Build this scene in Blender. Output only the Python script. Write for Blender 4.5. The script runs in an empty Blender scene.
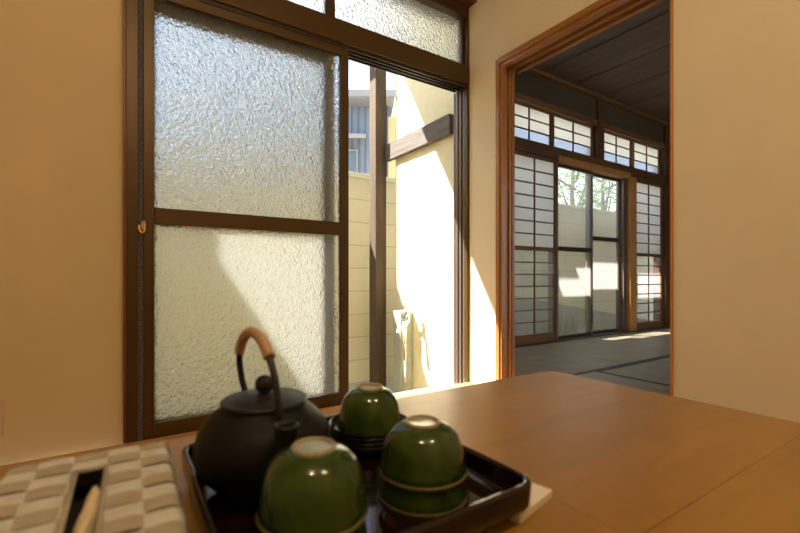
import bpy, bmesh, math, random
from mathutils import Vector, Matrix
C = bpy.context.scene.collection
PI = math.pi
rnd = random.Random(7)

# ------------------------------------------------------------------ helpers
def box(bm, x0, x1, y0, y1, z0, z1, bev=0.0, seg=2, mi=0):
    tmp = bmesh.new()
    bmesh.ops.create_cube(tmp, size=1)
    for v in tmp.verts:
        v.co = Vector(((x0+x1)/2+v.co.x*(x1-x0), (y0+y1)/2+v.co.y*(y1-y0), (z0+z1)/2+v.co.z*(z1-z0)))
    if bev > 0:
        bmesh.ops.bevel(tmp, geom=tmp.edges[:], offset=bev, segments=seg, affect='EDGES', profile=.5)
    merge(bm, tmp, mi)
    return bm

def merge(bm, tmp, mi=0, mat=None):
    if mat is not None:
        bmesh.ops.transform(tmp, matrix=mat, verts=tmp.verts)
    mp = {}
    for v in tmp.verts: mp[v] = bm.verts.new(v.co)
    for f in tmp.faces:
        try:
            nf = bm.faces.new([mp[v] for v in f.verts]); nf.material_index = mi; nf.smooth = f.smooth
        except ValueError: pass
    tmp.free()

def cbox(x0, x1, y0, y1, z0, z1, bev=0.0, seg=2):
    return box(bmesh.new(), x0, x1, y0, y1, z0, z1, bev, seg)

def lathe(bm, prof, n=48, c=(0, 0, 0), mi=0):
    rings = []
    for r, z in prof:
        if r < 1e-6: rings.append([bm.verts.new((c[0], c[1], c[2]+z))])
        else: rings.append([bm.verts.new((c[0]+r*math.cos(2*PI*i/n), c[1]+r*math.sin(2*PI*i/n), c[2]+z)) for i in range(n)])
    for a, b in zip(rings, rings[1:]):
        for i in range(n):
            j = (i+1) % n
            if len(a) == 1 and len(b) == 1: continue
            if len(a) == 1: f = bm.faces.new((a[0], b[i], b[j]))
            elif len(b) == 1: f = bm.faces.new((a[i], a[j], b[0]))
            else: f = bm.faces.new((a[i], a[j], b[j], b[i]))
            f.smooth = True; f.material_index = mi
    return bm

def spline(pts, sub=8):
    out = []
    P = [Vector(p) for p in pts]
    for i in range(len(P)-1):
        p0 = P[max(i-1, 0)]; p1 = P[i]; p2 = P[i+1]; p3 = P[min(i+2, len(P)-1)]
        for k in range(sub):
            t = k/sub
            out.append(0.5*((2*p1)+(p2-p0)*t+(2*p0-5*p1+4*p2-p3)*t*t+(3*p1-p0-3*p2+p3)*t**3))
    out.append(P[-1])
    return out

def tube(bm, pts, rad, n=16, cap=True, mi=0, flat=1.0):
    pts = [Vector(p) for p in pts]
    rads = rad if isinstance(rad, (list, tuple)) else [rad]*len(pts)
    rings = []; up = None
    for i, p in enumerate(pts):
        t = (pts[min(i+1, len(pts)-1)]-pts[max(i-1, 0)]).normalized()
        if up is None:
            up = Vector((1, 0, 0)) if abs(t.x) < .8 else Vector((0, 0, 1))
        a = (up-t*up.dot(t)).normalized(); b = t.cross(a); up = a
        rings.append([bm.verts.new(p+a*rads[i]*math.cos(2*PI*k/n)+b*rads[i]*flat*math.sin(2*PI*k/n)) for k in range(n)])
    for r0, r1 in zip(rings, rings[1:]):
        for k in range(n):
            f = bm.faces.new((r0[k], r0[(k+1) % n], r1[(k+1) % n], r1[k])); f.smooth = True; f.material_index = mi
    if cap:
        bm.faces.new(rings[0][::-1]).material_index = mi; bm.faces.new(rings[-1]).material_index = mi
    return bm

def prism(bm, poly, axis, a0, a1):
    """poly: 2-D points; extruded along axis ('x': poly=(y,z), 'y': poly=(x,z), 'z': poly=(x,y))"""
    def mk(p, a):
        return {'x': (a, p[0], p[1]), 'y': (p[0], a, p[1]), 'z': (p[0], p[1], a)}[axis]
    A = [bm.verts.new(mk(p, a0)) for p in poly]; B = [bm.verts.new(mk(p, a1)) for p in poly]
    n = len(poly)
    bm.faces.new(A); bm.faces.new(B[::-1])
    for i in range(n): bm.faces.new((A[i], B[i], B[(i+1) % n], A[(i+1) % n]))
    return bm

def obj(name, bm, m, parent=None, off=None):
    bmesh.ops.recalc_face_normals(bm, faces=bm.faces)
    me = bpy.data.meshes.new(name); bm.to_mesh(me); bm.free()
    for mm in (m if isinstance(m, (list, tuple)) else [m]): me.materials.append(mm)
    o = bpy.data.objects.new(name, me); C.objects.link(o)
    if parent is not None:
        o.parent = parent
        if off is None: off = root_loc(parent)
        o.location = -Vector(off)
    return o

def root_loc(p):
    v = Vector((0, 0, 0))
    while p is not None:
        v += p.location; p = p.parent
    return v

def thing(name, label, cat, loc=(0, 0, 0), group=None, kind=None):
    o = bpy.data.objects.new(name, None); C.objects.link(o); o.location = loc; o.empty_display_size = .05
    return tag(o, label, cat, group, kind)

def tag(o, label=None, cat=None, group=None, kind=None):
    if label: o['label'] = label
    if cat: o['category'] = cat
    if group: o['group'] = group
    if kind: o['kind'] = kind
    return o

def struct(name, bm, m, label=None, cat=None):
    return tag(obj(name, bm, m), label, cat, None, 'structure')

# ------------------------------------------------------------------ materials
class M:
    def __init__(s, name):
        s.m = bpy.data.materials.new(name); s.m.use_nodes = True
        s.nt = s.m.node_tree; s.N = s.nt.nodes; s.L = s.nt.links
        s.b = s.N['Principled BSDF']; s.out = s.N['Material Output']
    def n(s, t, **kw):
        x = s.N.new(t)
        for k, v in kw.items():
            if k in x.inputs: x.inputs[k].default_value = v
            else: setattr(x, k, v)
        return x
    def coords(s, scale=(1, 1, 1), rot=(0, 0, 0)):
        t = s.n('ShaderNodeTexCoord'); mp = s.n('ShaderNodeMapping')
        mp.inputs['Scale'].default_value = scale; mp.inputs['Rotation'].default_value = rot
        g = s.n('ShaderNodeNewGeometry')
        s.L.new(g.outputs['Position'], mp.inputs['Vector'])
        return mp.outputs['Vector']
    def ramp(s, fac, stops):
        r = s.n('ShaderNodeValToRGB')
        e = r.color_ramp.elements
        while len(e) < len(stops): e.new(.5)
        for k, (p, c) in enumerate(stops):
            e[k].position = p; e[k].color = (*c, 1) if len(c) == 3 else c
        s.L.new(fac, r.inputs['Fac']); return r.outputs['Color']
    def bump(s, h, strength=.3, dist=.002):
        b = s.n('ShaderNodeBump', Strength=strength, Distance=dist)
        s.L.new(h, b.inputs['Height']); s.L.new(b.outputs['Normal'], s.b.inputs['Normal']); return b

def simple(name, col, rough=.5, metal=0, spec=.5, bumps=None, var=.0, vs=8, coat=0):
    q = M(name); b = q.b
    b.inputs['Base Color'].default_value = (*col, 1); b.inputs['Roughness'].default_value = rough
    b.inputs['Metallic'].default_value = metal; b.inputs['Specular IOR Level'].default_value = spec
    b.inputs['Coat Weight'].default_value = coat
    if var > 0:
        v = q.coords(); n = q.n('ShaderNodeTexNoise', Scale=vs, Detail=5)
        q.L.new(v, n.inputs['Vector'])
        lo = tuple(c*(1-var) for c in col); hi = tuple(min(1, c*(1+var)) for c in col)
        q.L.new(q.ramp(n.outputs['Fac'], [(.3, lo), (.7, hi)]), b.inputs['Base Color'])
    if bumps:
        sc, st, di = bumps
        v = q.coords(); n = q.n('ShaderNodeTexNoise', Scale=sc, Detail=6)
        q.L.new(v, n.inputs['Vector']); q.bump(n.outputs['Fac'], st, di)
    return q.m

def wood(name, c1, c2, axis='x', scale=1.0, rough=.4, bump=.08, coat=0.0, fine=60, spec=.5, stretch=.06):
    q = M(name); b = q.b
    st = {'x': (stretch, 1, 1), 'y': (1, stretch, 1), 'z': (1, 1, stretch)}[axis]
    v = q.coords(scale=tuple(k*scale for k in st))
    n1 = q.n('ShaderNodeTexNoise', Scale=fine, Detail=6, Distortion=.6); q.L.new(v, n1.inputs['Vector'])
    n2 = q.n('ShaderNodeTexNoise', Scale=9, Detail=3, Distortion=1.5); q.L.new(v, n2.inputs['Vector'])
    mx = q.n('ShaderNodeMath', operation='MULTIPLY_ADD'); mx.inputs[1].default_value = .5
    q.L.new(n1.outputs['Fac'], mx.inputs[0])
    m2 = q.n('ShaderNodeMath', operation='MULTIPLY'); m2.inputs[1].default_value = .5
    q.L.new(n2.outputs['Fac'], m2.inputs[0]); q.L.new(m2.outputs[0], mx.inputs[2])
    q.L.new(q.ramp(mx.outputs[0], [(.36, c1), (.64, c2)]), b.inputs['Base Color'])
    b.inputs['Roughness'].default_value = rough; b.inputs['Coat Weight'].default_value = coat
    b.inputs['Specular IOR Level'].default_value = spec
    q.bump(n1.outputs['Fac'], bump, .001)
    return q.m

def paper(name, col, trans=.5):
    q = M(name)
    d = q.n('ShaderNodeBsdfDiffuse'); d.inputs['Color'].default_value = (*col, 1)
    t = q.n('ShaderNodeBsdfTranslucent'); t.inputs['Color'].default_value = (*col, 1)
    mx = q.n('ShaderNodeMixShader'); mx.inputs[0].default_value = trans
    v = q.coords(); n = q.n('ShaderNodeTexNoise', Scale=60, Detail=4); q.L.new(v, n.inputs['Vector'])
    rc = q.ramp(n.outputs['Fac'], [(.3, tuple(c*.93 for c in col)), (.7, col)])
    q.L.new(rc, d.inputs['Color']); q.L.new(rc, t.inputs['Color'])
    q.L.new(d.outputs[0], mx.inputs[1]); q.L.new(t.outputs[0], mx.inputs[2]); q.L.new(mx.outputs[0], q.out.inputs['Surface'])
    return q.m

def clear_glass(name, haze=.05, tint=(.93, .96, .95)):
    q = M(name)
    tr = q.n('ShaderNodeBsdfTransparent'); tr.inputs['Color'].default_value = (*tint, 1)
    gl = q.n('ShaderNodeBsdfGlossy', Roughness=.02)
    lw = q.n('ShaderNodeLayerWeight'); lw.inputs['Blend'].default_value = .5
    pw = q.n('ShaderNodeMath', operation='POWER'); pw.inputs[1].default_value = 5; q.L.new(lw.outputs['Facing'], pw.inputs[0])
    fr = q.n('ShaderNodeMath', operation='MULTIPLY_ADD'); fr.inputs[1].default_value = .9; fr.inputs[2].default_value = .04; q.L.new(pw.outputs[0], fr.inputs[0])
    mx = q.n('ShaderNodeMixShader'); q.L.new(fr.outputs[0], mx.inputs[0]); q.L.new(tr.outputs[0], mx.inputs[1]); q.L.new(gl.outputs[0], mx.inputs[2])
    tl = q.n('ShaderNodeBsdfTranslucent'); tl.inputs['Color'].default_value = (.85, .87, .88, 1)
    m2 = q.n('ShaderNodeMixShader'); m2.inputs[0].default_value = haze
    q.L.new(mx.outputs[0], m2.inputs[1]); q.L.new(tl.outputs[0], m2.inputs[2]); q.L.new(m2.outputs[0], q.out.inputs['Surface'])
    return q.m

def figured_glass(name, haze=.2, strength=1.0, dist=.0012, rough=.06):
    q = M(name)
    v = q.coords(scale=(1, 1, .8))
    nz = q.n('ShaderNodeTexNoise', Scale=45, Detail=2); q.L.new(v, nz.inputs['Vector'])
    ad = q.n('ShaderNodeVectorMath', operation='MULTIPLY_ADD'); ad.inputs[1].default_value = (.012, .012, .012)
    q.L.new(nz.outputs['Color'], ad.inputs[0]); q.L.new(v, ad.inputs[2])
    vo = q.n('ShaderNodeTexVoronoi', Scale=84, feature='SMOOTH_F1'); vo.inputs['Smoothness'].default_value = .6
    q.L.new(ad.outputs[0], vo.inputs['Vector'])
    n2 = q.n('ShaderNodeTexNoise', Scale=100, Detail=2); q.L.new(v, n2.inputs['Vector'])
    sm = q.n('ShaderNodeMath', operation='ADD'); q.L.new(vo.outputs['Distance'], sm.inputs[0]); q.L.new(n2.outputs['Fac'], sm.inputs[1])
    bp = q.n('ShaderNodeBump', Strength=strength, Distance=dist); q.L.new(sm.outputs[0], bp.inputs['Height'])
    g = q.n('ShaderNodeBsdfGlass', Roughness=rough, IOR=1.45); g.inputs['Color'].default_value = (.935, .945, .94, 1)
    q.L.new(bp.outputs[0], g.inputs['Normal'])
    tl = q.n('ShaderNodeBsdfTranslucent'); tl.inputs['Color'].default_value = (.88, .9, .88, 1)
    mx = q.n('ShaderNodeMixShader'); mx.inputs[0].default_value = haze
    q.L.new(g.outputs[0], mx.inputs[1]); q.L.new(tl.outputs[0], mx.inputs[2]); q.L.new(mx.outputs[0], q.out.inputs['Surface'])
    return q.m

def block_mat(name, col):
    q = M(name); b = q.b
    v = q.coords(rot=(PI/2, 0, 0))
    # world (x,z) -> texture (x,y)
    g = q.n('ShaderNodeNewGeometry'); sp = q.n('ShaderNodeSeparateXYZ'); cb = q.n('ShaderNodeCombineXYZ')
    q.L.new(g.outputs['Position'], sp.inputs[0]); q.L.new(sp.outputs['X'], cb.inputs['X']); 
    az = q.n('ShaderNodeMath', operation='ADD'); az.inputs[1].default_value = 4-.02-.4*3; q.L.new(sp.outputs['Z'], az.inputs[0])
    q.L.new(az.outputs[0], cb.inputs['Y'])
    br = q.n('ShaderNodeTexBrick', Scale=1.0); br.inputs['Mortar Size'].default_value = .005
    br.inputs['Mortar Smooth'].default_value = .4
    br.inputs['Brick Width'].default_value = .8; br.inputs['Row Height'].default_value = .205
    br.inputs['Color1'].default_value = (*col, 1); br.inputs['Color2'].default_value = (*[c*.96 for c in col], 1)
    br.inputs['Mortar'].default_value = (*[c*.70 for c in col], 1)
    q.L.new(cb.outputs[0], br.inputs['Vector'])
    q.L.new(br.outputs['Color'], b.inputs['Base Color']); b.inputs['Roughness'].default_value = .9
    q.bump(br.outputs['Fac'], -.5, .004)
    return q.m

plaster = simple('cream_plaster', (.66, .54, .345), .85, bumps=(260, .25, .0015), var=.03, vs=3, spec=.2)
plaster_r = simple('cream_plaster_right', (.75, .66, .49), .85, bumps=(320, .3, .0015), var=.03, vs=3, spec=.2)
ceilm = simple('ceiling_cream', (.75, .68, .55), .9, spec=.2)
orange_wood = wood('orange_door_wood', (.24, .10, .024), (.39, .17, .042), 'z', rough=.35, coat=.2)
orange_wood_h = wood('orange_door_wood_horizontal', (.24, .10, .024), (.39, .17, .042), 'y', rough=.35, coat=.2)
cut_edge = wood('orange_edge_wood', (.42, .17, .04), (.56, .25, .07), 'z', rough=.45)
table_wood = wood('table_laminate', (.24, .122, .024), (.32, .165, .035), 'x', rough=.30, coat=.0, bump=.03, fine=40, spec=.5, stretch=.15)
floor_wood = wood('floor_wood', (.42, .22, .08), (.58, .33, .13), 'x', rough=.4)
bronze = simple('bronze_aluminium', (.072, .039, .010), .38, metal=.35, spec=.5)
bronze_dark = simple('dark_bronze_track', (.03, .02, .012), .4, metal=.3)
bronze_r = simple('weathered_bronze', (.16, .12, .10), .35, metal=.55)
redwood = wood('red_brown_casing', (.09, .025, .008), (.15, .045, .015), 'x', rough=.4)
redwood_v = wood('red_brown_casing_upright', (.12, .035, .01), (.2, .06, .02), 'z', rough=.4)
brush = simple('grey_pile_strip', (.12, .12, .13), .9, bumps=(400, 1, .004), var=.6, vs=160)
steel = simple('brass_latch', (.75, .6, .35), .3, metal=.9)
chrome = simple('chrome', (.8, .82, .85), .12, metal=1)
rubber = simple('black_seal', (.02, .02, .02), .6)
wing_white = simple('white_render', (.80, .74, .52), .9, bumps=(180, .4, .004), var=.04, vs=20, spec=.1)
blockm = block_mat('cream_concrete_block', (.86, .78, .50))
cap_m = simple('block_cap', (.82, .76, .54), .9, bumps=(90, .3, .003), spec=.1)
ground_m = simple('gravel_ground', (.40, .36, .28), .95, bumps=(60, 1, .01), var=.35, vs=50)
concrete = simple('pale_tan', (.5, .46, .36), .9, bumps=(70, .3, .003), var=.08)
post_wood = wood('weathered_post', (.045, .028, .015), (.10, .063, .032), 'z', rough=.8, bump=.4)
beam_wood = wood('weathered_beam', (.085, .068, .058), (.16, .132, .115), 'y', rough=.85, bump=.5)
canopy_m = paper('milky_canopy_sheet', (.78, .79, .78), .8)
siding = None
def siding_mat():
    q = M('blue_grey_siding'); b = q.b
    t = q.n('ShaderNodeTexCoord'); w = q.n('ShaderNodeTexWave', Scale=2.2, wave_type='BANDS', bands_direction='X')
    q.L.new(t.outputs['Object'], w.inputs['Vector'])
    q.L.new(q.ramp(w.outputs['Fac'], [(0, (.08, .10, .145)), (.12, (.15, .185, .25)), (1, (.18, .215, .28))]), b.inputs['Base Color'])
    b.inputs['Roughness'].default_value = .6; q.bump(w.outputs['Fac'], .4, .02)
    return q.m
siding = siding_mat()
roof_m = simple('grey_roof_metal', (.26, .26, .28), .5, bumps=(12, .3, .01))
fascia_m = simple('pale_fascia', (.30, .29, .29), .6)
yellow_r = simple('yellow_render', (.75, .62, .3), .9)
darkglass = simple('dark_window_glass', (.10, .15, .19), .1)
white_trim = simple('white_frame', (.7, .72, .72), .5)
dark_wood = wood('dark_brown_lattice', (.09, .036, .012), (.155, .066, .024), 'z', rough=.5)
dark_wood_h = wood('dark_brown_rail', (.09, .036, .012), (.155, .066, .024), 'x', rough=.5)
mid_wood = wood('golden_brown_rail', (.15, .06, .018), (.25, .11, .035), 'x', rough=.5)
shoji_frame_m = wood('shoji_frame_wood', (.13, .05, .016), (.22, .09, .03), 'z', rough=.5)
ceil_board = wood('smoked_ceiling_board', (.115, .07, .043), (.19, .122, .08), 'y', rough=.6, bump=.1, scale=.6)
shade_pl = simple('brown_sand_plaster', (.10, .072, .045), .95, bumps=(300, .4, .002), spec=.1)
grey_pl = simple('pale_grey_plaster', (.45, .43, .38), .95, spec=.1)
washi = paper('washi_paper', (.88, .87, .84), .7)
frost = clear_glass('frosted_lattice_glass', .15, (.9, .93, .97))
cglass = clear_glass('veiled_pane', .15)  # white veil put into the glass to lighten the yard behind
frost_sky = clear_glass('sky_tinted_pane', .3, (.36, .42, .52))  # blue of the sky put into the tint of the lower transom panes
fig = figured_glass('hammered_glass', haze=.12, strength=1.0, dist=.0065, rough=.03)
alu = simple('bronze_door_frame', (.07, .05, .04), .35, metal=.4)
alu_l = simple('pinkish_brown_door_frame', (.22, .15, .12), .35, metal=.3)
iron = simple('cast_iron', (.007, .006, .005), .5, bumps=(520, .45, .0012), spec=.14)
iron_lid = simple('cast_iron_lid', (.010, .009, .009), .42, bumps=(500, .25, .0008), spec=.35)
rattan = None
lacquer = simple('black_lacquer', (.007, .002, .002), .09, spec=.35, coat=.15)
lacquer_s = simple('satin_black_lacquer', (.006, .004, .004), .25, spec=.3)
lacquer_red = simple('dark_red_lacquer', (.018, .003, .002), .06, coat=.7)
celadon = M('green_glaze')
def glaze():
    q = celadon; b = q.b
    v = q.coords(); n = q.n('ShaderNodeTexNoise', Scale=35, Detail=3); q.L.new(v, n.inputs['Vector'])
    q.L.new(q.ramp(n.outputs['Fac'], [(.3, (.014, .032, .004)), (.7, (.030, .056, .007))]), b.inputs['Base Color'])
    b.inputs['Roughness'].default_value = .10; b.inputs['Coat Weight'].default_value = .1; b.inputs['Coat Roughness'].default_value = .04; b.inputs['Specular IOR Level'].default_value = .4
glaze(); celadon = celadon.m
bare_rim = simple('pale_rim_glaze', (.30, .25, .10), .35)
foot_clay = simple('unglazed_foot', (.26, .22, .14), .6, var=.15, vs=300)
foot_glaze = simple('pale_inner_foot_glaze', (.30, .33, .25), .08, coat=.5)
def rattan_mat():
    q = M('tan_rattan'); b = q.b
    v = q.coords(); w = q.n('ShaderNodeTexWave', Scale=160, wave_type='BANDS', bands_direction='DIAGONAL'); q.L.new(v, w.inputs['Vector'])
    q.L.new(q.ramp(w.outputs['Fac'], [(0, (.34, .21, .11)), (1, (.48, .32, .18))]), b.inputs['Base Color'])
    b.inputs['Roughness'].default_value = .5; q.bump(w.outputs['Fac'], .4, .001); return q.m
rattan = rattan_mat()
def strap_mat(name, c1, c2, axis):
    q = M(name); b = q.b
    v = q.coords(scale=(1, 1, 1)); w = q.n('ShaderNodeTexWave', Scale=260, wave_type='BANDS', bands_direction=axis); w.inputs['Distortion'].default_value = .6
    q.L.new(v, w.inputs['Vector'])
    n = q.n('ShaderNodeTexNoise', Scale=60, Detail=4); q.L.new(v, n.inputs['Vector'])
    mx = q.n('ShaderNodeMath', operation='MULTIPLY_ADD'); mx.inputs[1].default_value = .45
    q.L.new(w.outputs['Fac'], mx.inputs[0]); q.L.new(n.outputs['Fac'], mx.inputs[2])
    q.L.new(q.ramp(mx.outputs[0], [(.35, c1), (.95, c2)]), b.inputs['Base Color'])
    b.inputs['Roughness'].default_value = .75; q.bump(w.outputs['Fac'], .3, .0006); return q.m
strap_l = strap_mat('pale_woven_strap', (.37, .37, .345), (.55, .55, .52), 'X')
strap_b = strap_mat('brown_woven_strap', (.26, .225, .175), (.38, .335, .27), 'X')
strap_d = simple('dark_strap_gap', (.07, .05, .035), .9)
tissue_m = paper('cream_tissue', (.85, .72, .50), .3)
dark_in = simple('dark_interior', (.02, .015, .01), .9)
slab_m = simple('pale_coaster', (.66, .62, .54), .6, var=.05)
plate_m = simple('switch_plate', (.62, .46, .30), .4)
tatami_m = None
def tatami():
    q = M('tatami_weave'); b = q.b
    v = q.coords(); w = q.n('ShaderNodeTexWave', Scale=70, wave_type='BANDS', bands_direction='Y'); w.inputs['Distortion'].default_value = .4
    q.L.new(v, w.inputs['Vector']); n = q.n('ShaderNodeTexNoise', Scale=5, Detail=6); q.L.new(v, n.inputs['Vector'])
    mx = q.n('ShaderNodeMath', operation='MULTIPLY_ADD'); mx.inputs[1].default_value = .25
    q.L.new(w.outputs['Fac'], mx.inputs[0]); q.L.new(n.outputs['Fac'], mx.inputs[2])
    q.L.new(q.ramp(mx.outputs[0], [(.35, (.24, .195, .135)), (.85, (.38, .32, .235))]), b.inputs['Base Color'])
    b.inputs['Roughness'].default_value = .42; q.bump(w.outputs['Fac'], .2, .001); return q.m
tatami_m = tatami()
border_m = simple('tatami_border', (.09, .075, .055), .7)
leaf_m = paper('tree_leaf', (.16, .24, .07), .35)
bark = simple('bark', (.16, .11, .07), .9, bumps=(60, 1, .01))
grass_m = paper('grass_blade', (.30, .36, .16), .3)

# ------------------------------------------------------------------ the near room
YW = 1.876; XD = 1.76; HT = 2.45
YB = -1.5; XL = -2.1
struct('floor', cbox(XL, XD+.14, YB, YW-.03, -.06, 0), floor_wood)
struct('ceiling', cbox(XL, XD, YB, YW, HT, HT+.06), ceilm)
# window wall: left of the window, and above
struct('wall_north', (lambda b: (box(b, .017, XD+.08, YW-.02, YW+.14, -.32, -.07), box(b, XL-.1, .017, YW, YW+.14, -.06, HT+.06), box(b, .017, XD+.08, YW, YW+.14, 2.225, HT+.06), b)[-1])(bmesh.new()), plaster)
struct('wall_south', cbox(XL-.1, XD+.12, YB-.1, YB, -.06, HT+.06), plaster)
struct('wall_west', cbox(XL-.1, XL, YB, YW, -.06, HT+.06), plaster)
# door wall
YJ = 1.631; YR = .763; ZD = 1.81
w = bmesh.new()
box(w, XD, XD+.12, YJ, YW, -.06, HT+.06)
box(w, XD, XD+.12, YB, YJ, ZD, HT+.06)
box(w, XD, XD+.12, YB, YR-.006, -.06, ZD)
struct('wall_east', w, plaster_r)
# door frame: stepped casing
JD = .098
f = bmesh.new()
box(f, XD-.016, XD+JD, YJ-.028, YJ-.003, 0, ZD, .002)
box(f, XD-.008, XD+.02, YJ-.040, YJ-.028, 0, ZD-.04, .002)
box(f, XD+.055, XD+.070, YJ-.040, YJ-.028, 0, ZD-.04, .002)
box(f, XD+JD-.02, XD+JD, YJ-.040, YJ-.028, 0, ZD-.04, .002)
struct('trim_1', f, orange_wood, 'orange wooden upright of the doorway beside the window', 'door frame')
f = bmesh.new()
box(f, XD-.022, XD+.135, YR-.4, YJ-.028, ZD-.032, ZD, .002)
box(f, XD-.012, XD+.02, YR, YJ-.04, ZD-.05, ZD-.032, .002)
box(f, XD+.055, XD+.070, YR, YJ-.04, ZD-.05, ZD-.032, .002)
box(f, XD+.112, XD+.135, YR, YJ-.04, ZD-.05, ZD-.032, .002)
struct('trim_2', f, orange_wood_h, 'orange wooden grooved head rail over the doorway', 'door frame')
struct('trim_3', cbox(XD-.004, XD+.125, YR-.006, YR+.004, 0, ZD-.03, .001), cut_edge, 'thin pale orange edge strip on the right side of the doorway', 'door frame')
struct('trim_4', cbox(XD-.02, XD+.16, YR, YJ-.028, -.05, .004, .002), orange_wood_h, 'wooden threshold of the doorway', 'threshold')
struct('trim_5', cbox(.0, XD, YW-.095, YW, 2.222, 2.40, .003), redwood, 'red brown wooden box rail above the window', 'curtain rail')
struct('trim_6', cbox(.013, .022, YW-.03, YW, .0, 2.222, .002), redwood_v, 'thin red brown casing strip left of the window', 'window casing')

# ------------------------------------------------------------------ the big window
win = thing('window_1', 'large brown aluminium sliding window with hammered glass', 'window', (.9, YW, 0), kind='structure')
f = bmesh.new()
yf = YW-.028
box(f, .022, .062, yf, YW+.11, -.045, 2.22, .002)           # left jamb
box(f, .062, .079, YW+.03, YW+.11, -.045, 2.22, .001)
box(f, 1.744, 1.760, yf, YW, -.045, 2.22, .002); box(f, 1.776, 1.80, YW, YW+.11, -.045, 2.22, .001)          # right jamb with grooves
box(f, .05, 1.735, yf, YW+.11, 2.165, 2.22, .002)        # head
obj('window_frame', f, bronze, win)
f = bmesh.new()
box(f, 1.7605, 1.776, YW, YW+.11, -.045, 1.762, .001)
for x, y in ((1.750, YW+.002), (1.752, YW+.036), (1.754, YW+.068), (1.758, YW+.10)):
    box(f, x, 1.762, y, y+.009, -.045, 1.76, .001)
obj('jamb_track', f, bronze_r, win)
f = bmesh.new()
box(f, .062, 1.758, YW-.034, YW+.02, 1.762, 1.868, .003); box(f, .062, 1.758, YW+.02, YW+.11, 1.772, 1.868, .002)
obj('transom_bar', f, bronze, win)
f = bmesh.new()
for y, zz in ((YW-.024, 1.745), (YW+.012, 1.750), (YW+.05, 1.757), (YW+.09, 1.764)):
    box(f, .062, 1.758, y, y+.008, zz, 1.772, .001)
obj('head_track', f, bronze_dark, win)
f = cbox(.022, 1.80, YW-.029, YW+.14, -.07, -.045, .001)
for y in (YW-.008, YW+.034): box(f, .062, 1.758, y, y+.004, -.046, -.038)
obj('bottom_track', f, simple('sunlit_pale_sill', (.62, .55, .40), .5), win)  # pale colour stands in for sunlight on the track
f = cbox(.063, .0785, YW-.012, YW+.03, -.045, 1.75)
obj('pile_strip', f, brush, win)
f = bmesh.new()
box(f, .853, .893, YW-.006, YW+.05, 1.868, 2.166, .002)
box(f, .065, .853, YW, YW+.05, 1.868, 1.895, .002); box(f, .893, 1.758, YW, YW+.05, 1.868, 1.895, .002)
box(f, 1.728, 1.758, YW, YW+.05, 1.895, 2.166, .002); box(f, .065, .09, YW, YW+.05, 1.895, 2.166, .002)
tf = obj('transom_frame', f, bronze, win)
obj('transom_pane', cbox(.085, .858, YW+.02, YW+.024, 1.89, 2.17), fig, win)
obj('transom_pane', cbox(.888, 1.732, YW+.02, YW+.024, 1.89, 2.17), fig, win)
f = cbox(.846, .853, YW-.002, YW+.01, 1.868, 2.17)
obj('transom_seal', f, rubber, win)

def sash(x0, x1, y0, y1, ztop, zbot, gx0, gx1, rail, label, tr=.045):
    s = bmesh.new()
    box(s, x0, gx0, y0, y1, zbot, ztop, .002)
    box(s, gx1, x1, y0, y1, zbot, ztop, .002)
    box(s, gx0, gx1, y0, y1, ztop-tr, ztop, .002)
    box(s, gx0, gx1, y0, y1, zbot, zbot+.090, .002)
    box(s, gx0, gx1, y0-.003, y1, rail[0], rail[1], .002)
    o = obj('sliding_sash', s, bronze, win); o['label'] = label
    ym = (y0+y1)/2
    for a, b in ((zbot+.090, rail[0]), (rail[1], ztop-tr)):
        obj('pane', cbox(gx0-.004, gx1+.004, ym-.002, ym+.002, a-.004, b+.004), fig, o)
    return o
s1 = sash(.079, .960, YW-.020, YW+.008, 1.752, -.036, .116, .916, (.826, .89), 'front sash with hammered glass')
s2 = sash(.082, .902, YW+.022, YW+.050, 1.752, -.036, .122, .846, (.826, .89), 'rear sash slid behind the front one', .085)
f = bmesh.new()
box(f, .072, .084, YW-.032, YW-.018, .800, .835, .003)
tube(f, spline([(.080, YW-.034, .835), (.082, YW-.046, .82), (.080, YW-.046, .795), (.072, YW-.040, .788), (.066, YW-.036, .80)], 6), .004, 10)
box(f, .060, .070, YW-.036, YW-.024, .80, .818, .003)
o = obj('latch', f, steel, win)

# ------------------------------------------------------------------ outside
GZ = -.32
struct('ground', cbox(-3, 12, YW+.14, 14, GZ-.1, GZ), ground_m, 'pale gravel ground of the narrow yard', 'ground')
bw = thing('block_wall', 'cream concrete block wall across the narrow yard', 'garden wall', (2.5, 3.4, GZ))
obj('blockwork', cbox(-3, 11, 3.315, 3.42, GZ, 1.51), blockm, bw)
obj('coping', cbox(-3, 11, 3.308, 3.427, 1.51, 1.56, .004), cap_m, bw)
# the wing's outer wall (perpendicular to the window)
w = bmesh.new()
box(w, 1.84, 1.96, YW+.14, 2.76, GZ, 2.9)
struct('wall_wing', w, wing_white, 'sunlit off white rendered outer wall right of the open window', 'outer wall')
ps = obj('timber_post', cbox(1.712, 1.812, 2.85, 2.95, GZ, 3.05, .004), post_wood)
tag(ps, 'weathered square timber post standing in the yard outside the open window', 'post')
bb = obj('timber_beam', cbox(1.80, 1.838, 2.075, 2.85, 1.550, 1.680, .003), beam_wood)
tag(bb, 'grey weathered timber plank fixed level on the outer wall beside the post', 'beam')
# eave over the window, plus unseen canopy sheets added to shape sun and shade
struct('trim_7', (lambda b: (box(b, -1.3, 1.98, 2.0, 3.10, 2.95, 2.955), box(b, 1.98, 2.6, 2.0, 4.0, 2.95, 2.955), box(b, 1.0, 1.98, 3.45, 4.4, 3.3, 3.305), b)[-1])(bmesh.new()), canopy_m, 'eave over the window, with added unseen sheets shading the lattice screens', 'eave')
struct('trim_8', cbox(2.40, 9, 2.76, 3.62, 2.40, 2.405), canopy_m, 'added unseen eave sheet over the garden doors that narrows the sun', 'eave')
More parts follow.
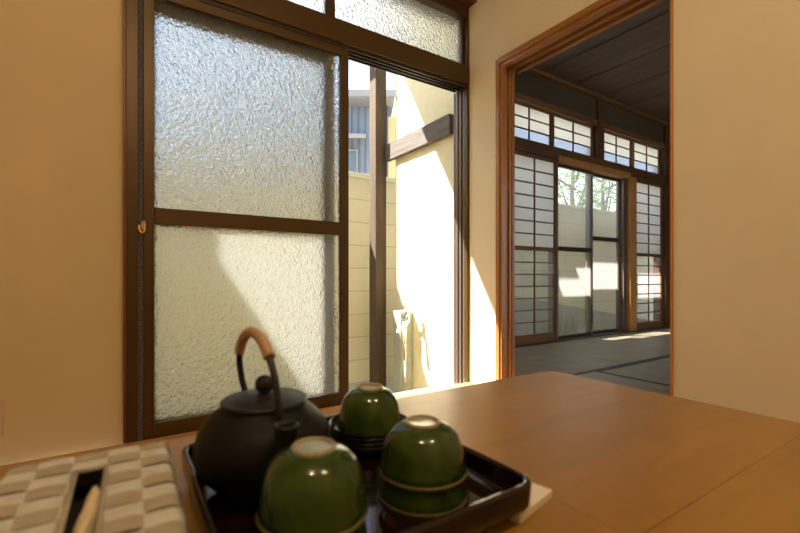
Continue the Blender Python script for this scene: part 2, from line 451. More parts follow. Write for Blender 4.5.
# neighbour's tall side wall on the left of the yard
w = bmesh.new()
prism(w, [(2.1, GZ), (6.4, GZ), (6.4, 2.8), (3.12, 2.8), (3.12, 4.6), (2.1, 4.6)], 'x', -1.18, -1.0)
o = obj('house_side_wall', w, yellow_r); tag(o, 'plain house wall closing the left end of the yard', 'house wall')

# tap stand
tp = thing('water_tap_stand', 'grey square garden water stand with chrome tap by the sunlit wall', 'garden tap', (1.785, 2.575, GZ))
obj('column', cbox(1.728, 1.836, 2.522, 2.63, GZ, .375, .008), simple('grey_green_column', (.30, .32, .27), .6), tp)
TM = Matrix.Translation((.092, .078, 0))
t = bmesh.new()
tube(t, [(1.662, 2.435, GZ), (1.662, 2.435, .30)], .017, 14)
tube(t, spline([(1.662, 2.446, .33), (1.662, 2.42, .345), (1.658, 2.39, .34), (1.648, 2.375, .30)], 6), .012, 12)
bmesh.ops.transform(t, matrix=TM, verts=t.verts)
obj('pipe', t, chrome, tp)
t = bmesh.new()
lathe(t, [(0, .0), (.016, 0), (.016, .03), (.008, .035), (.008, .06), (.02, .062), (.02, .075), (0, .078)], 16, (1.655, 2.40, .34))
bmesh.ops.transform(t, matrix=TM, verts=t.verts)
obj('tap_handle', t, chrome, tp)
t = bmesh.new()
tube(t, spline([(1.65, 2.375, .31), (1.63, 2.385, .27), (1.60, 2.40, .255), (1.585, 2.405, .225)], 6), [.012]*10+[.016]*9, 12)
bmesh.ops.transform(t, matrix=TM, verts=t.verts)
obj('hose_nozzle', t, simple('cream_plastic', (.8, .75, .6), .3), tp)

# neighbour's house in blue-grey siding
R0 = Matrix.Translation((4.93, 7.53, 0)) @ Matrix.Rotation(-math.radians(31), 4, 'Z')
nh = thing('neighbour_house', 'blue grey house with low pitched roof beyond the block wall', 'house', (4.93, 7.53, GZ))
def hpart(name, bm, m, par=nh):
    bmesh.ops.transform(bm, matrix=R0, verts=bm.verts)
    return obj(name, bm, m, par)
HX = -.08
hw = obj('siding_wall', cbox(-4.5, HX, 0, 3.0, GZ, 4.32), siding, nh)
hw.matrix_local = Matrix.Translation((0, 0, -GZ)) @ Matrix.Rotation(-math.radians(31), 4, 'Z')
b_ = bmesh.new(); prism(b_, [(-.45, 4.33), (-.45, 4.43), (1.6, 4.8), (3.4, 4.5), (3.4, 4.35), (1.6, 4.65)], 'x', -4.7, .04); hpart('roof', b_, roof_m)
hpart('fascia', cbox(-4.7, .05, -.49, -.44, 4.29, 4.42), fascia_m)
hpart('soffit', cbox(-4.6, .03, -.44, 0, 4.27, 4.33), roof_m)
hpart('downpipe', tube(bmesh.new(), [(HX-.06, -.06, GZ), (HX-.06, -.06, 4.27)], .035, 12), rubber)
hpart('side_wing', cbox(HX, HX+.5, .35, 2.8, GZ, 4.2), yellow_r)
wf = hpart('window_frame', cbox(-1.2, -.72, -.05, .02, 1.7, 3.35), roof_m)
hpart('window_pane', cbox(-1.16, -.76, -.06, -.04, 1.74, 3.3), darkglass, wf)
b_ = bmesh.new(); prism(b_, [(-.55, 3.42), (0, 3.62), (0, 3.70), (-.58, 3.50)], 'x', -1.9, -.55); hpart('window_canopy', b_, roof_m)

# trees beyond the wall, seen through the garden doors
def tree(x, y, h, r, label):
    t = thing('garden_tree', label, 'tree', (x, y, GZ), group='trees beyond the garden doors')
    b_ = bmesh.new()
    tube(b_, spline([(x, y, GZ), (x+.08, y, h*.3), (x-.05, y+.05, h*.6), (x, y, h*.9)], 5), [.09-.07*i/15 for i in range(16)], 10)
    for k in range(9):
        a = rnd.uniform(0, 2*PI); z = h*rnd.uniform(.35, .7)
        tube(b_, spline([(x, y, z), (x+r*.5*math.cos(a), y+r*.5*math.sin(a), z+.3), (x+r*.9*math.cos(a), y+r*.9*math.sin(a), z+.7)], 4), [.03-.025*i/8 for i in range(9)], 6)
    obj('trunk', b_, bark, t)
    lf = bmesh.new()
    for c in range(46):
        while True:
            p = Vector((rnd.uniform(-1, 1), rnd.uniform(-1, 1), rnd.uniform(-1, 1)))
            if p.length < 1: break
        cc = Vector((x+p.x*r, y+p.y*r, h*.72+p.z*h*.33))
        for k in range(42):
            d = Vector((rnd.gauss(0, 1), rnd.gauss(0, 1), rnd.gauss(0, 1)))*.16
            q = cc+d; a = Vector((rnd.gauss(0, 1), rnd.gauss(0, 1), rnd.gauss(0, 1))).normalized()
            bb_ = a.orthogonal().normalized(); s = rnd.uniform(.025, .05)
            vs = [lf.verts.new(q-a*s*1.5), lf.verts.new(q+bb_*s*.6), lf.verts.new(q+a*s*1.5), lf.verts.new(q-bb_*s*.6)]
            lf.faces.new(vs)
    obj('foliage', lf, leaf_m, t)
for x, y, h, r, lb in ((8.2, 5.4, 3.9, 1.0, 'leafy tree seen through the left garden door'), (10.2, 5.9, 4.3, 1.2, 'leafy tree seen through the right garden door')):
    tree(x, y, h, r, lb)
gr = bmesh.new()
for k in range(60):
    x = rnd.uniform(4.25, 4.75); y = rnd.uniform(3.09, 3.17); h = rnd.uniform(.3, .62); dx = rnd.uniform(-.08, .08)
    pts = [Vector((x, y, GZ)), Vector((x+dx*.4, y, GZ+h*.6)), Vector((x+dx, y-.02, GZ+h))]
    wv = Vector((.008, 0, 0))
    a = [gr.verts.new(p-wv) for p in pts[:2]]; b2 = [gr.verts.new(p+wv) for p in pts[:2]]; tip = gr.verts.new(pts[2])
    gr.faces.new((a[0], b2[0], b2[1], a[1])); gr.faces.new((a[1], b2[1], tip))
tag(obj('tall_grass', gr, grass_m), 'thin tall grass at the foot of the wall outside the garden doors', 'grass', kind='stuff')
fo = bmesh.new(); prism(fo, [(3.3, GZ), (8.0, GZ), (8.0, -.2), (3.3, .48)], 'y', 3.2, 3.314)  # tan wedge drawing the slanting band low on the block wall
tag(obj('sloped_wedge', fo, concrete), 'tan sloped footing along the wall outside the garden doors', 'wedge')

# ------------------------------------------------------------------ the tatami room
TX0 = 1.96; TX1 = 6.9; TY0 = -.9; TY = 2.61; TH = 2.57
struct('floor_tatami_base', cbox(XD+.14, TX1, TY0, 2.8, -.14, -.03), dark_wood_h)
def mat(x0, x1, y0, y1, along, label):
    t = thing('tatami_mat', label, 'tatami mat', ((x0+x1)/2, (y0+y1)/2, -.03), group='tatami mats')
    obj('woven_top', cbox(x0+.001, x1-.001, y0+.001, y1-.001, -.03, 0, .002), tatami_m, t)
    for s in (0, 1):
        if along == 'x':
            yy = (y0+.001, y0+.028) if s == 0 else (y1-.028, y1-.001)
            b_ = cbox(x0+.001, x1-.001, yy[0], yy[1], -.028, .002)
        else:
            xx = (x0+.001, x0+.028) if s == 0 else (x1-.028, x1-.001)
            b_ = cbox(xx[0], xx[1], y0+.001, y1-.001, -.028, .002)
        obj('cloth_border', b_, border_m, t)
mat(1.96, 3.10, 1.61, 2.55, 'x', 'tatami mat under the left lattice screen')
mat(3.10, 4.95, 1.61, 2.55, 'x', 'tatami mat lying in front of the garden doors')
mat(4.95, 6.80, 1.61, 2.55, 'x', 'tatami mat in the far corner with the sun patch')
mat(1.96, 2.68, -.20, 1.61, 'y', 'tatami mat just beyond the doorway')
mat(2.68, 4.53, .68, 1.61, 'x', 'tatami mat right of the doorway, second row from the garden doors')
mat(4.53, 6.38, .68, 1.61, 'x', 'tatami mat against the far side of the room')
mat(2.68, 4.53, -.25, .68, 'x', 'tatami mat hidden mostly by the right wall')
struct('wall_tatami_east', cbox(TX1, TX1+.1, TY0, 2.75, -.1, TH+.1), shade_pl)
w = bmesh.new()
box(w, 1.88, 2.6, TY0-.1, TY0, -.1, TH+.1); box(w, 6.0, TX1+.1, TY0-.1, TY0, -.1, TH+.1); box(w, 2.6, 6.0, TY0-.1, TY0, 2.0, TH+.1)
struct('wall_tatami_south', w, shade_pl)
w = thing('window_6', 'added unseen window on the south side letting daylight into the matted room', 'window', (4.3, TY0-.05, 0), kind='structure')  # unseen window, added to bring daylight into the tatami room
f = bmesh.new()
for x in (2.6, 3.45, 4.3, 5.15, 5.96): box(f, x, x+.04, TY0-.07, TY0-.03, 0, 2.0, .002)
for z in (0, .9, 1.96): box(f, 2.64, 5.96, TY0-.065, TY0-.035, z, z+.04, .002)
obj('frame', f, shoji_frame_m, w)
obj('pane', cbox(2.62, 5.98, TY0-.052, TY0-.048, .02, 1.98), cglass, w)
struct('ground_south', cbox(1.9, 12, -9, TY0-.1, GZ-.1, GZ), ground_m, 'gravel south of the matted room', 'ground')
w = bmesh.new()
box(w, 1.96, TX1, TY, TY+.12, 2.31, TH+.05)
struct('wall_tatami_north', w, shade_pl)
w = bmesh.new(); box(w, 1.96, 3.003, TY+.0, TY+.12, -.1, 2.31)
struct('wall_tatami_north_end', w, grey_pl)
w = bmesh.new(); box(w, XD+.12, XD+.20, TY0, YR-.006, -.1, TH+.05); box(w, XD+.12, XD+.20, YR-.006, YJ, ZD, TH+.05); box(w, XD+.12, XD+.135, YJ+.03, YW+.14, -.1, TH+.05)
struct('wall_tatami_west', w, grey_pl)
# ceiling boards
cb = bmesh.new()
xs = [1.96]+[1.93+.49*k for k in range(1, 11)]+[TX1]
for a, b2 in zip(xs, xs[1:]):
    box(cb, a+.006, b2-.006, TY0, TY+.1, TH, TH+.02, .003)
box(cb, 1.88, TX1, TY0, TY+.1, TH+.012, TH+.06, 0, 2, 1)
struct('ceiling_tatami', cb, [ceil_board, rubber], 'dark smoked wood board ceiling of the next room', 'ceiling')
struct('trim_9', cbox(1.96, TX1, TY-.05, TY, 2.535, TH, .003), mid_wood, 'brown cornice rail under the dark board ceiling', 'cornice')
# horizontal rails of the far wall
struct('trim_10', cbox(1.96, TX1, TY-.015, TY+.12, 1.79, 1.905, .003), dark_wood_h, 'dark lintel over the garden doors and lattice screens', 'lintel')
struct('trim_11', cbox(1.96, TX1, TY-.012, TY+.12, 2.25, 2.31, .003), mid_wood, 'brown rail above the small transom lattices', 'rail')
struct('trim_12', cbox(4.335, 4.455, TY-.02, TY+.12, 1.905, 2.535, .003), dark_wood, 'dark square post between the transom lattices', 'post')
struct('trim_13', cbox(5.80, 5.92, TY-.03, TY+.12, 0, 2.535, .003), dark_wood, 'dark post at the right end of the lattice wall', 'post')
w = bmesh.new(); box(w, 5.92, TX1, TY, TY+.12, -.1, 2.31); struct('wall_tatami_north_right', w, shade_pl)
struct('trim_14', cbox(1.96, TX1, TY-.02, TY+.16, -.06, -.004, .003), dark_wood_h, 'sill along the garden doors', 'sill')

def lattice(bm, x0, x1, z0, z1, cols, rows, y, bw=.012, d=.012):
    for k in range(1, cols):
        x = x0+(x1-x0)*k/cols; box(bm, x-bw/2, x+bw/2, y, y+d, z0, z1)
    for k in range(1, rows):
        z = z0+(z1-z0)*k/rows; box(bm, x0, x1, y+.001, y+d-.001, z-bw/2, z+bw/2)
nwin = 2
for x0, x1, lb in ((2.98, 3.60, 'left transom lattice above the left lattice screen'), (3.66, 4.30, 'second transom lattice, left of the dark post'), (4.49, 5.09, 'third transom lattice, right of the dark post'), (5.17, 5.76, 'rightmost transom lattice above the right screen')):
    t = thing('window_%d' % nwin, lb, 'transom window', ((x0+x1)/2, TY+.04, 1.905), kind='structure'); nwin += 1
    f = bmesh.new()
    box(f, x0-.03, x0, TY+.03, TY+.055, 1.905, 2.25); box(f, x1, x1+.03, TY+.03, TY+.055, 1.905, 2.25)
    box(f, x0, x1, TY+.03, TY+.055, 1.905, 1.915); box(f, x0, x1, TY+.03, TY+.055, 2.235, 2.25)
    obj('frame', f, shoji_frame_m, t)
    f = bmesh.new(); lattice(f, x0, x1, 1.915, 2.235, 2, 3, TY+.032); obj('lattice', f, dark_wood, t)
    obj('paper', cbox(x0-.01, x1+.01, TY+.0455, TY+.0465, 2.02, 2.24), washi, t)
    obj('pane', cbox(x0-.01, x1+.01, TY+.0455, TY+.0475, 1.91, 2.02), frost_sky, t)
def shoji(n, x0, x1, y, lb):
    t = thing('door_%d' % n, lb, 'lattice screen', ((x0+x1)/2, y, 0), kind='structure')
    st = .035; f = bmesh.new()
    box(f, x0, x0+st, y, y+.03, 0, 1.788, .002); box(f, x1-st, x1, y, y+.03, 0, 1.788, .002)
    box(f, x0+st, x1-st, y, y+.03, 1.755, 1.788, .002)
    box(f, x0+st, x1-st, y-.002, y+.03, .878, .915, .002)
    obj('frame', f, shoji_frame_m, t)
    obj('kick_board', cbox(x0+st, x1-st, y+.002, y+.028, 0, .085, .002), mid_wood, t)
    f = bmesh.new(); lattice(f, x0+st, x1-st, .915, 1.755, 2, 7, y+.002); obj('upper_lattice', f, shoji_frame_m, t)
    f = bmesh.new(); lattice(f, x0+st, x1-st, .085, .878, 2, 7, y+.002); obj('lower_lattice', f, shoji_frame_m, t)
    obj('paper', cbox(x0+.02, x1-.02, y+.016, y+.017, .90, 1.77), washi, t)
    obj('pane', cbox(x0+.02, x1-.02, y+.016, y+.019, .07, .89), frost, t)
shoji(1, 3.005, 3.668, TY+.005, 'tall wooden lattice paper screen left of the garden doors')
shoji(2, 5.125, 5.80, TY+.005, 'tall wooden lattice paper screen right of the garden doors')
struct('trim_15', cbox(4.985, 5.125, TY-.02, TY+.12, 0, 1.79, .003), cut_edge, 'bright orange post right of the garden doors', 'post')
struct('trim_16', cbox(3.668, 5.0, TY-.016, TY+.1, 1.768, 1.83, .003), cut_edge, 'bright orange head rail over the garden doors', 'head rail')
def gdoor(n, x0, x1, y, zr, lb, pull):
    t = thing('door_%d' % n, lb, 'sliding glass door', ((x0+x1)/2, y, 0), kind='structure')
    f = bmesh.new()
    box(f, x0, x0+.03, y, y+.03, .0, 1.768, .002); box(f, x1-.03, x1, y, y+.03, .0, 1.768, .002)
    o = obj('stile_frame', f, alu_l, t)
    f = bmesh.new()
    box(f, x0+.03, x1-.03, y, y+.03, 1.74, 1.768, .002); box(f, x0+.03, x1-.03, y, y+.03, 0, .03, .002)
    box(f, x0+.03, x1-.03, y-.002, y+.03, zr-.022, zr+.022, .002)
    obj('rail_frame', f, alu, t)
    obj('pane', cbox(x0+.02, x1-.02, y+.014, y+.018, .02, 1.75), cglass, t)
    obj('pull', cbox(pull, pull+.014, y-.006, y+.004, .12, .32, .002), rubber, t)
gdoor(3, 3.70, 4.33, TY+.035, .915, 'left brown framed glass garden door', 4.302)
gdoor(4, 4.29, 4.93, TY+.072, 1.055, 'right brown framed glass garden door', 4.305)
struct('trim_17', (lambda b: (box(b, 4.935, 4.955, TY+.03, TY+.11, 0, 1.768), box(b, 4.965, 4.985, TY+.02, TY+.10, 0, 1.768), box(b, 3.668, 3.70, TY+.03, TY+.11, 0, 1.768), box(b, 3.668, 4.985, TY+.03, TY+.11, -.004, .0), b)[-1])(bmesh.new()), alu_l, 'brown metal door channel around the garden doors', 'door track')

# ------------------------------------------------------------------ the low table
ZT = .382
tb = thing('low_table', 'low honey brown wooden table filling the foreground', 'table', (.1, .1, 0))
TXR = .932; TYF = .682; TXL = -.75; TYN = -.35
def rounded(x0, x1, y0, y1, r, which, n=6):
    pts = []
    for cx, cy, a0, k in ((x1-r, y1-r, 0, 'ne'), (x0+r, y1-r, 90, 'nw'), (x0+r, y0+r, 180, 'sw'), (x1-r, y0+r, 270, 'se')):
        if k in which:
            for i in range(n+1):
                a = math.radians(a0+90*i/n); pts.append((cx+r*math.cos(a), cy+r*math.sin(a)))
        else:
            pts.append({'ne': (x1, y1), 'nw': (x0, y1), 'sw': (x0, y0), 'se': (x1, y0)}[k])
    return pts
def board(x0, x1, y0, y1, which):
    b_ = bmesh.new(); prism(b_, rounded(x0, x1, y0, y1, .028, which), 'z', ZT-.03, ZT)
    es = [e for e in b_.edges if abs(e.verts[0].co.z-e.verts[1].co.z) < 1e-6]
    bmesh.ops.bevel(b_, geom=es, offset=.0004, segments=2, affect='EDGES')
    return b_
g = .00012
tt = bmesh.new()
merge(tt, board(.391+g, TXR, .2+g, TYF, ('ne',)))
merge(tt, board(TXL, .391-g, .2+g, TYF, ('nw',)))
merge(tt, board(TXL, TXR, TYN, .2-g, ('sw', 'se')))
obj('tabletop', tt, table_wood, tb)
ap = bmesh.new()
box(ap, TXL+.06, TXR-.06, TYF-.08, TYF-.06, ZT-.09, ZT-.03); box(ap, TXL+.06, TXR-.06, TYN+.06, TYN+.08, ZT-.09, ZT-.03)
box(ap, TXL+.06, TXL+.08, TYN+.08, TYF-.08, ZT-.09, ZT-.03); box(ap, TXR-.08, TXR-.06, TYN+.08, TYF-.08, ZT-.09, ZT-.03)
obj('apron', ap, table_wood, tb)
for x in (TXL+.05, TXR-.11):
    for y in (TYN+.05, TYF-.11):
        obj('leg', cbox(x, x+.06, y, y+.06, 0, ZT-.03, .004), table_wood, tb)

# ------------------------------------------------------------------ tray
tx0, tx1, ty0, ty1 = .060, .3435, .263, .548
tr = thing('serving_tray', 'square black lacquer tray carrying the teapot and green cups', 'tray', (.2, .41, ZT))
def ring(bm, lv, z, inset, r, n=6):
    pts = rounded(tx0+inset, tx1-inset, ty0+inset, ty1-inset, r, ('ne', 'nw', 'sw', 'se'), n)
    return [bm.verts.new((p[0], p[1], z)) for p in pts]
b_ = bmesh.new()
secs = [(.3925, .030, .010), (.3935, .010, .014), (.395, .004, .018), (.400, .001, .02), (.419, 0, .02), (.4215, .002, .019), (.4215, .005, .018), (.418, .0065, .017), (.402, .0075, .015), (.3978, .0095, .012), (.3975, .022, .010)]
rg = [ring(b_, 0, z, i, r) for z, i, r in secs]
for a, c in zip(rg, rg[1:]):
    for k in range(len(a)):
        f = b_.faces.new((a[k], a[(k+1) % len(a)], c[(k+1) % len(a)], c[k])); f.smooth = True
b_.faces.new(rg[0]); b_.faces.new(rg[-1])
obj('tray_body', b_, lacquer, tr)
obj('tray_foot', cbox(tx0+.028, tx1-.028, ty0+.028, ty1-.028, ZT, .3925, .002), lacquer, tr)
ZF = .3976
# pale coaster under the tray corner
cs = bmesh.new(); box(cs, -.035, .035, -.035, .035, 0, .0095, .0015)
bmesh.ops.transform(cs, matrix=Matrix.Translation((.349, .311, ZT)) @ Matrix.Rotation(math.radians(12), 4, 'Z'), verts=cs.verts)
tag(obj('coaster', cs, slab_m), 'small pale square coaster poking out from under the tray corner', 'coaster')

# ------------------------------------------------------------------ iron teapot
PX, PY = .131, .447
tpot = thing('iron_teapot', 'dark cast iron teapot with arched rattan wrapped handle', 'teapot', (PX, PY, ZF))
b_ = bmesh.new()
lathe(b_, [(0, .0005), (.036, .0005), (.040, .0), (.043, .003), (.052, .010), (.062, .020), (.0675, .032), (.0695, .044), (.0690, .052), (.0655, .064), (.057, .075), (.048, .0825), (.0435, .0855), (.043, .088), (.041, .088), (.040, .085), (0, .085)], 64, (PX, PY, ZF))
obj('body', b_, iron, tpot)
b_ = bmesh.new()
lathe(b_, [(0, .0865), (.0425, .0865), (.0442, .0885), (.0445, .0905), (.0430, .092), (.039, .0910), (.036, .0925), (.030, .0945), (.015, .0975), (.007, .0972), (.006, .098)], 64, (PX, PY, ZF))
ld = obj('lid', b_, iron_lid, tpot)
b_ = bmesh.new()
lathe(b_, [(.0045, .096), (.005, .0985), (.0085, .1005), (.0102, .105), (.0098, .110), (.0072, .1142), (.003, .116), (0, .1164)], 28, (PX, PY, ZF))
obj('knob', b_, iron_lid, ld)
# spout: short curved, opening up, toward -Y
b_ = bmesh.new()
path = spline([(PX-.004, PY-.050, ZF+.040), (PX-.004, PY-.066, ZF+.052), (PX-.004, PY-.076, ZF+.068), (PX-.004, PY-.079, ZF+.086)], 6)
rr = [.017-(.0068)*min(1, i/13) for i in range(len(path))]
tube(b_, path, rr, 24, cap=False)
obj('spout', b_, iron, tpot)
b_ = bmesh.new()
lathe(b_, [(.0095, .083), (.0112, .085), (.0115, .0875), (.0100, .0885), (.0080, .0875), (.0075, .083), (.0072, .070), (0, .070)], 28, (PX-.004, PY-.079, ZF))
obj('spout_lip', b_, iron_lid, tpot)
hp = [(PX-.003, PY+.052, ZF+.074), (PX-.009, PY+.062, ZF+.102), (PX-.012, PY+.060, ZF+.130), (PX-.011, PY+.046, ZF+.150), (PX-.009, PY+.022, ZF+.160), (PX-.007, PY-.006, ZF+.158), (PX-.005, PY-.030, ZF+.143), (PX-.003, PY-.045, ZF+.120), (PX-.002, PY-.053, ZF+.095), (PX-.001, PY-.054, ZF+.075)]
hs = spline(hp, 8)
b_ = bmesh.new(); tube(b_, hs, .0037, 14, flat=.75)
hd = obj('handle', b_, iron_lid, tpot)
b_ = bmesh.new(); seg = hs[17:50]; tube(b_, seg, [.0058+.00025*math.sin(i*2.2) for i in range(len(seg))], 18)
obj('rattan_wrap', b_, rattan, hd)
for s, z in ((1, .074), (-1, .075)):
    b_ = bmesh.new(); lathe(b_, [(0, -.008), (.008, -.008), (.0075, 0), (.005, .006), (0, .006)], 16, (PX, PY+s*.053, ZF+z-.002)); obj('handle_lug', b_, iron, tpot)

# ------------------------------------------------------------------ cups
def cup_profile(h, r):
    # upside down cup, lip at z=0, foot at z=h ; closed double wall
    o = [(1.0*r, .0012), (1.03*r, .0), (1.055*r, .0012), (1.04*r, .004), (1.0*r, .009), (.975*r, .018), (.93*r, .028), (.83*r, .0375), (.66*r, .0445), (.49*r, .0475), (.41*r, .0482)]
    i = [(.0, .040), (.3*r, .0395), (.55*r, .036), (.74*r, .030), (.86*r, .021), (.92*r, .010), (.955*r, .003), (1.0*r, .0012)]
    k = (h-.004)/.0482
    return [(a, b*k) for a, b in i], [(a, b*k) for a, b in o[1:]], k*.0482
def cup(x, y, z, h, r, label, grp='green tea cups on the tray'):
    t = thing('tea_cup', label, 'cup', (x, y, z), group=grp)
    i, o, zt = cup_profile(h, r)
    b_ = bmesh.new(); lathe(b_, i+o[2:], 56, (x, y, z)); obj('bowl', b_, celadon, t)
    b_ = bmesh.new(); lathe(b_, [i[-2], (1.0*r, .0008), (1.03*r, -.0001), (1.058*r, .0012), (1.05*r, .0032)], 56, (x, y, z)); obj('rim', b_, bare_rim, t)
    b_ = bmesh.new(); lathe(b_, [(.425*r, zt-.0015), (.42*r, zt+.0018), (.405*r, zt+.0028), (.37*r, zt+.0028), (.35*r, zt+.0018), (.345*r, zt-.0015)], 48, (x, y, z)); ft = obj('foot_ring', b_, foot_clay, t)
    b_ = bmesh.new(); lathe(b_, [(.350*r, zt+.0004), (.25*r, zt-.0004), (0, zt-.0008)], 40, (x, y, z)); obj('foot_well', b_, foot_glaze, ft)
    return t
cup(.261, .342, ZF+.0002, .050, .0425, 'upside down green cup hidden under the right one, only its lip showing')
cup(.261, .342, ZF+.0245, .0515, .0425, 'upside down green tea cup at the right of the tray, topmost')
cup(.1345, .3185, ZF+.0002, .050, .0425, 'upside down green cup under the frontmost one')
cup(.1335, .320, ZF+.031, .0545, .0425, 'frontmost upside down green tea cup in front of the teapot')
# saucers under the rear cup
SX, SY = .2805, .4835
for k in range(4):
    b_ = bmesh.new(); z = ZF+.0003+k*.0052
    lathe(b_, [(0, .0), (.030, .0), (.044, .002), (.0510, .0075), (.0535, .0140), (.0523, .0145), (.0495, .0095), (.0465, .0055), (.0450, .0044), (0, .0042)], 48, (SX, SY, z))
    tag(obj('tea_saucer', b_, lacquer_s), ['lowest black lacquer saucer of the stack under the rear cup', 'second lowest black lacquer saucer under the rear cup', 'second black lacquer saucer from the top under the rear cup', 'top black lacquer saucer directly under the rear cup'][k], 'saucer', 'black saucers stacked under the rear cup')
cup(.2815, .4835, ZF+.0200, .0575, .0412, 'rear upside down green tea cup on the black saucers')

# ------------------------------------------------------------------ woven tissue box
bx = thing('tissue_box_cover', 'beige brown woven strap tissue box at the left edge of the table', 'tissue box', (-.02, .39, ZT))
BR = Matrix.Translation((-.0215, .502, ZT)) @ Matrix.Rotation(math.radians(-1.0), 4, 'Z')
W = .131; Lb = .26; H = .067
def tb_h(u, v):
    """weave height at local (u across, v along)"""
    cw = W/5; ch = .0215
    i = math.floor(u/cw); j = math.floor(v/ch); fu = u/cw-i; fv = v/ch-j
    light = (i+j) % 2 == 1
    if light: return .0026*math.sin(PI*fv)**.6*(0.75+.25*math.sin(PI*fu)), 0
    return .0020*math.sin(PI*fu)**.5*(1-.8*fv**6)-.0035*fv**10, (2 if fv > .86 and .06 < fu < .94 else 1)
NX, NY = 60, 150
bmw = bmesh.new(); grid = {}
sx0, sx1, sv0, sv1 = .0560, .0785, .046, .215
rc = .008
for jy in range(NY+1):
    for ix in range(NX+1):
        u = W*ix/NX; v = Lb*jy/NY
        hh = tb_h(min(u, W-1e-5), min(v, Lb-1e-5))[0]
        e = min(u, W-u, v, Lb-v)
        dz = 0 if e > rc else -(rc-math.sqrt(max(0, rc*rc-(rc-e)**2)))
        grid[ix, jy] = bmw.verts.new((u-W/2, -v, H+hh*min(1, e/.004)+dz-.003))
for jy in range(NY):
    for ix in range(NX):
        u = W*(ix+.5)/NX; v = Lb*(jy+.5)/NY
        if sx0 < u < sx1 and sv0 < v < sv1: continue
        f = bmw.faces.new((grid[ix, jy], grid[ix+1, jy], grid[ix+1, jy+1], grid[ix, jy+1])); f.smooth = True
        f.material_index = tb_h(u, v)[1]
# sides
def side(p0, p1, nrm, n):
    cols = []
    for k in range(n+1):
        p = p0.lerp(p1, k/n); cols.append([])
        for m in range(13):
            zz = (H-.003-rc)*(1-m/12); L_ = (p1-p0).length*k/n
            hh, mi = tb_h(L_*1.0 % 10, (m/12)*H*.999)
            cols[-1].append((bmw.verts.new((p.x+nrm[0]*hh*.8, p.y+nrm[1]*hh*.8, zz)), mi))
    for k in range(n):
        for m in range(12):
            f = bmw.faces.new((cols[k][m][0], cols[k+1][m][0], cols[k+1][m+1][0], cols[k][m+1][0])); f.material_index = cols[k][m][1]; f.smooth = True
side(Vector((W/2, 0, 0)), Vector((W/2, -Lb, 0)), (1, 0), 80)
side(Vector((-W/2, 0, 0)), Vector((-W/2, -Lb, 0)), (-1, 0), 80)
side(Vector((-W/2, 0, 0)), Vector((W/2, 0, 0)), (0, 1), 40)
side(Vector((-W/2, -Lb, 0)), Vector((W/2, -Lb, 0)), (0, -1), 40)
bmesh.ops.transform(bmw, matrix=BR, verts=bmw.verts)
me_w = obj('woven_shell', bmw, [strap_l, strap_b, strap_d], bx)
# piped edge of the opening
b_ = bmesh.new()
x0, x1, y0, y1 = sx0-W/2, sx1-W/2, -sv0, -sv1
loop = [(x0, y0, H-.002), (x1, y0, H-.002), (x1, y1, H-.002), (x0, y1, H-.002), (x0, y0, H-.002)]
for a, c in zip(loop, loop[1:]): tube(b_, [a, c], .0022, 8)
bmesh.ops.transform(b_, matrix=BR, verts=b_.verts); obj('slot_edge', b_, strap_b, bx)
b_ = bmesh.new(); box(b_, -W/2+.004, W/2-.004, -Lb+.004, -.004, .001, .034)
bmesh.ops.transform(b_, matrix=BR, verts=b_.verts); obj('inner_carton', b_, dark_in, bx)
# tissue sheet puffing up in the slot
b_ = bmesh.new(); n = 26
gr_ = [[None]*(13) for _ in range(n+1)]
for k in range(n+1):
    v = .056+(.145)*k/n
    for m in range(13):
        q = m/12*2-1
        env = math.sin(PI*min(1, (k+.6)/n*1.15))**.45 if k < n else 0
        wd = .0108*(.35+.65*env)
        z = .042+.024*env*(1-abs(q)**2.2)+.0015*math.sin(k*.9+m)
        gr_[k][m] = b_.verts.new((.0045+q*wd+(.003)*math.sin(k*.25), -v, z))
for k in range(n):
    for m in range(12):
        f = b_.faces.new((gr_[k][m], gr_[k+1][m], gr_[k+1][m+1], gr_[k][m+1])); f.smooth = True
bmesh.ops.transform(b_, matrix=BR, verts=b_.verts)
o = obj('tissue', b_, tissue_m); tag(o, 'cream tissue sheet poking from the slot of the woven box', 'tissue')

# outlet plate on the wall
pl = thing('outlet_plate', 'cream plastic outlet plate low on the wall at the left edge', 'outlet', (-.36, YW, .15))
obj('plate', cbox(-.395, -.324, YW-.006, YW, .09, .212, .003), plate_m, pl)
obj('socket', cbox(-.377, -.342, YW-.0085, YW-.005, .115, .187, .001), plate_m, pl)

# ------------------------------------------------------------------ lights
S = bpy.context.scene
def look(o, d): o.rotation_euler = Vector(d).to_track_quat('-Z', 'Y').to_euler()
sl = bpy.data.lights.new('sun', 'SUN'); sl.energy = 28; sl.angle = .0093; sl.color = (1, .95, .86)
so = bpy.data.objects.new('sun', sl); C.objects.link(so); look(so, (1.13, -1, -1.75))
# two recessed ceiling lamps of the near room
for k, (x, y) in enumerate(((-.25, -.25), (.55, -.55))):
    t = thing('ceiling_lamp', ['recessed ceiling lamp above the left of the table', 'recessed ceiling lamp above the right of the table'][k], 'lamp', (x, y, HT-.02), group='recessed ceiling lamps')
    b_ = bmesh.new(); lathe(b_, [(.05, 0), (.062, -.004), (.064, .002), (.064, .02), (.05, .02)], 32, (x, y, HT-.02)); obj('lamp_ring', b_, white_trim, t)
    al = bpy.data.lights.new('lamp_light', 'POINT'); al.energy = 25; al.color = (1, .76, .46); al.shadow_soft_size = .014
    ao = bpy.data.objects.new('lamp_light', al); C.objects.link(ao); ao.location = (x, y, HT-.09)

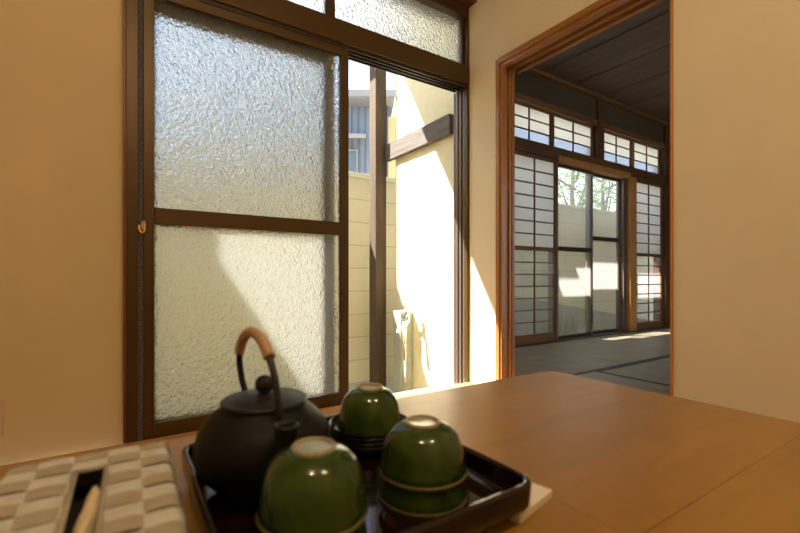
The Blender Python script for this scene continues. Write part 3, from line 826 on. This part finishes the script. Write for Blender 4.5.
wd = bpy.data.worlds.new('World'); S.world = wd; wd.use_nodes = True
nt = wd.node_tree; bg = nt.nodes['Background']
tc = nt.nodes.new('ShaderNodeTexCoord'); sp = nt.nodes.new('ShaderNodeSeparateXYZ'); nt.links.new(tc.outputs['Generated'], sp.inputs[0])
rp = nt.nodes.new('ShaderNodeValToRGB'); e = rp.color_ramp.elements
e[0].position = 0; e[0].color = (.80, .78, .72, 1); e[1].position = 1; e[1].color = (.22, .42, .85, 1)
m_ = e.new(.10); m_.color = (.88, .93, 1, 1); m_ = e.new(.45); m_.color = (.27, .40, .62, 1)
nt.links.new(sp.outputs['Z'], rp.inputs[0])
ns = nt.nodes.new('ShaderNodeTexNoise'); ns.inputs['Scale'].default_value = 2.2; ns.inputs['Detail'].default_value = 6; nt.links.new(tc.outputs['Generated'], ns.inputs['Vector'])
cr = nt.nodes.new('ShaderNodeValToRGB'); cr.color_ramp.elements[0].position = .50; cr.color_ramp.elements[1].position = .85; nt.links.new(ns.outputs['Fac'], cr.inputs[0])
mx = nt.nodes.new('ShaderNodeMix'); mx.data_type = 'RGBA'; nt.links.new(cr.outputs['Color'], mx.inputs['Factor'])
nt.links.new(rp.outputs['Color'], mx.inputs['A']); mx.inputs['B'].default_value = (.95, .96, .98, 1)
nt.links.new(mx.outputs['Result'], bg.inputs['Color']); bg.inputs['Strength'].default_value = 3.0

# ------------------------------------------------------------------ camera
cd = bpy.data.cameras.new('camera'); cam = bpy.data.objects.new('camera', cd); C.objects.link(cam)
cam.location = (0, 0, .617)
yaw = math.radians(32.4)
cam.rotation_euler = (PI/2, 0, -yaw)
cd.sensor_width = 36; cd.lens = 421/800*36
cd.shift_x = 14/800; cd.shift_y = 11.5/800
cd.clip_start = .02
cd.dof.use_dof = True; cd.dof.focus_distance = 2.4; cd.dof.aperture_fstop = 5.0
S.camera = cam
S.view_settings.view_transform = 'Standard'; S.view_settings.look = 'None'; S.view_settings.exposure = 0; S.view_settings.gamma = 1
S.view_settings.use_curve_mapping = False
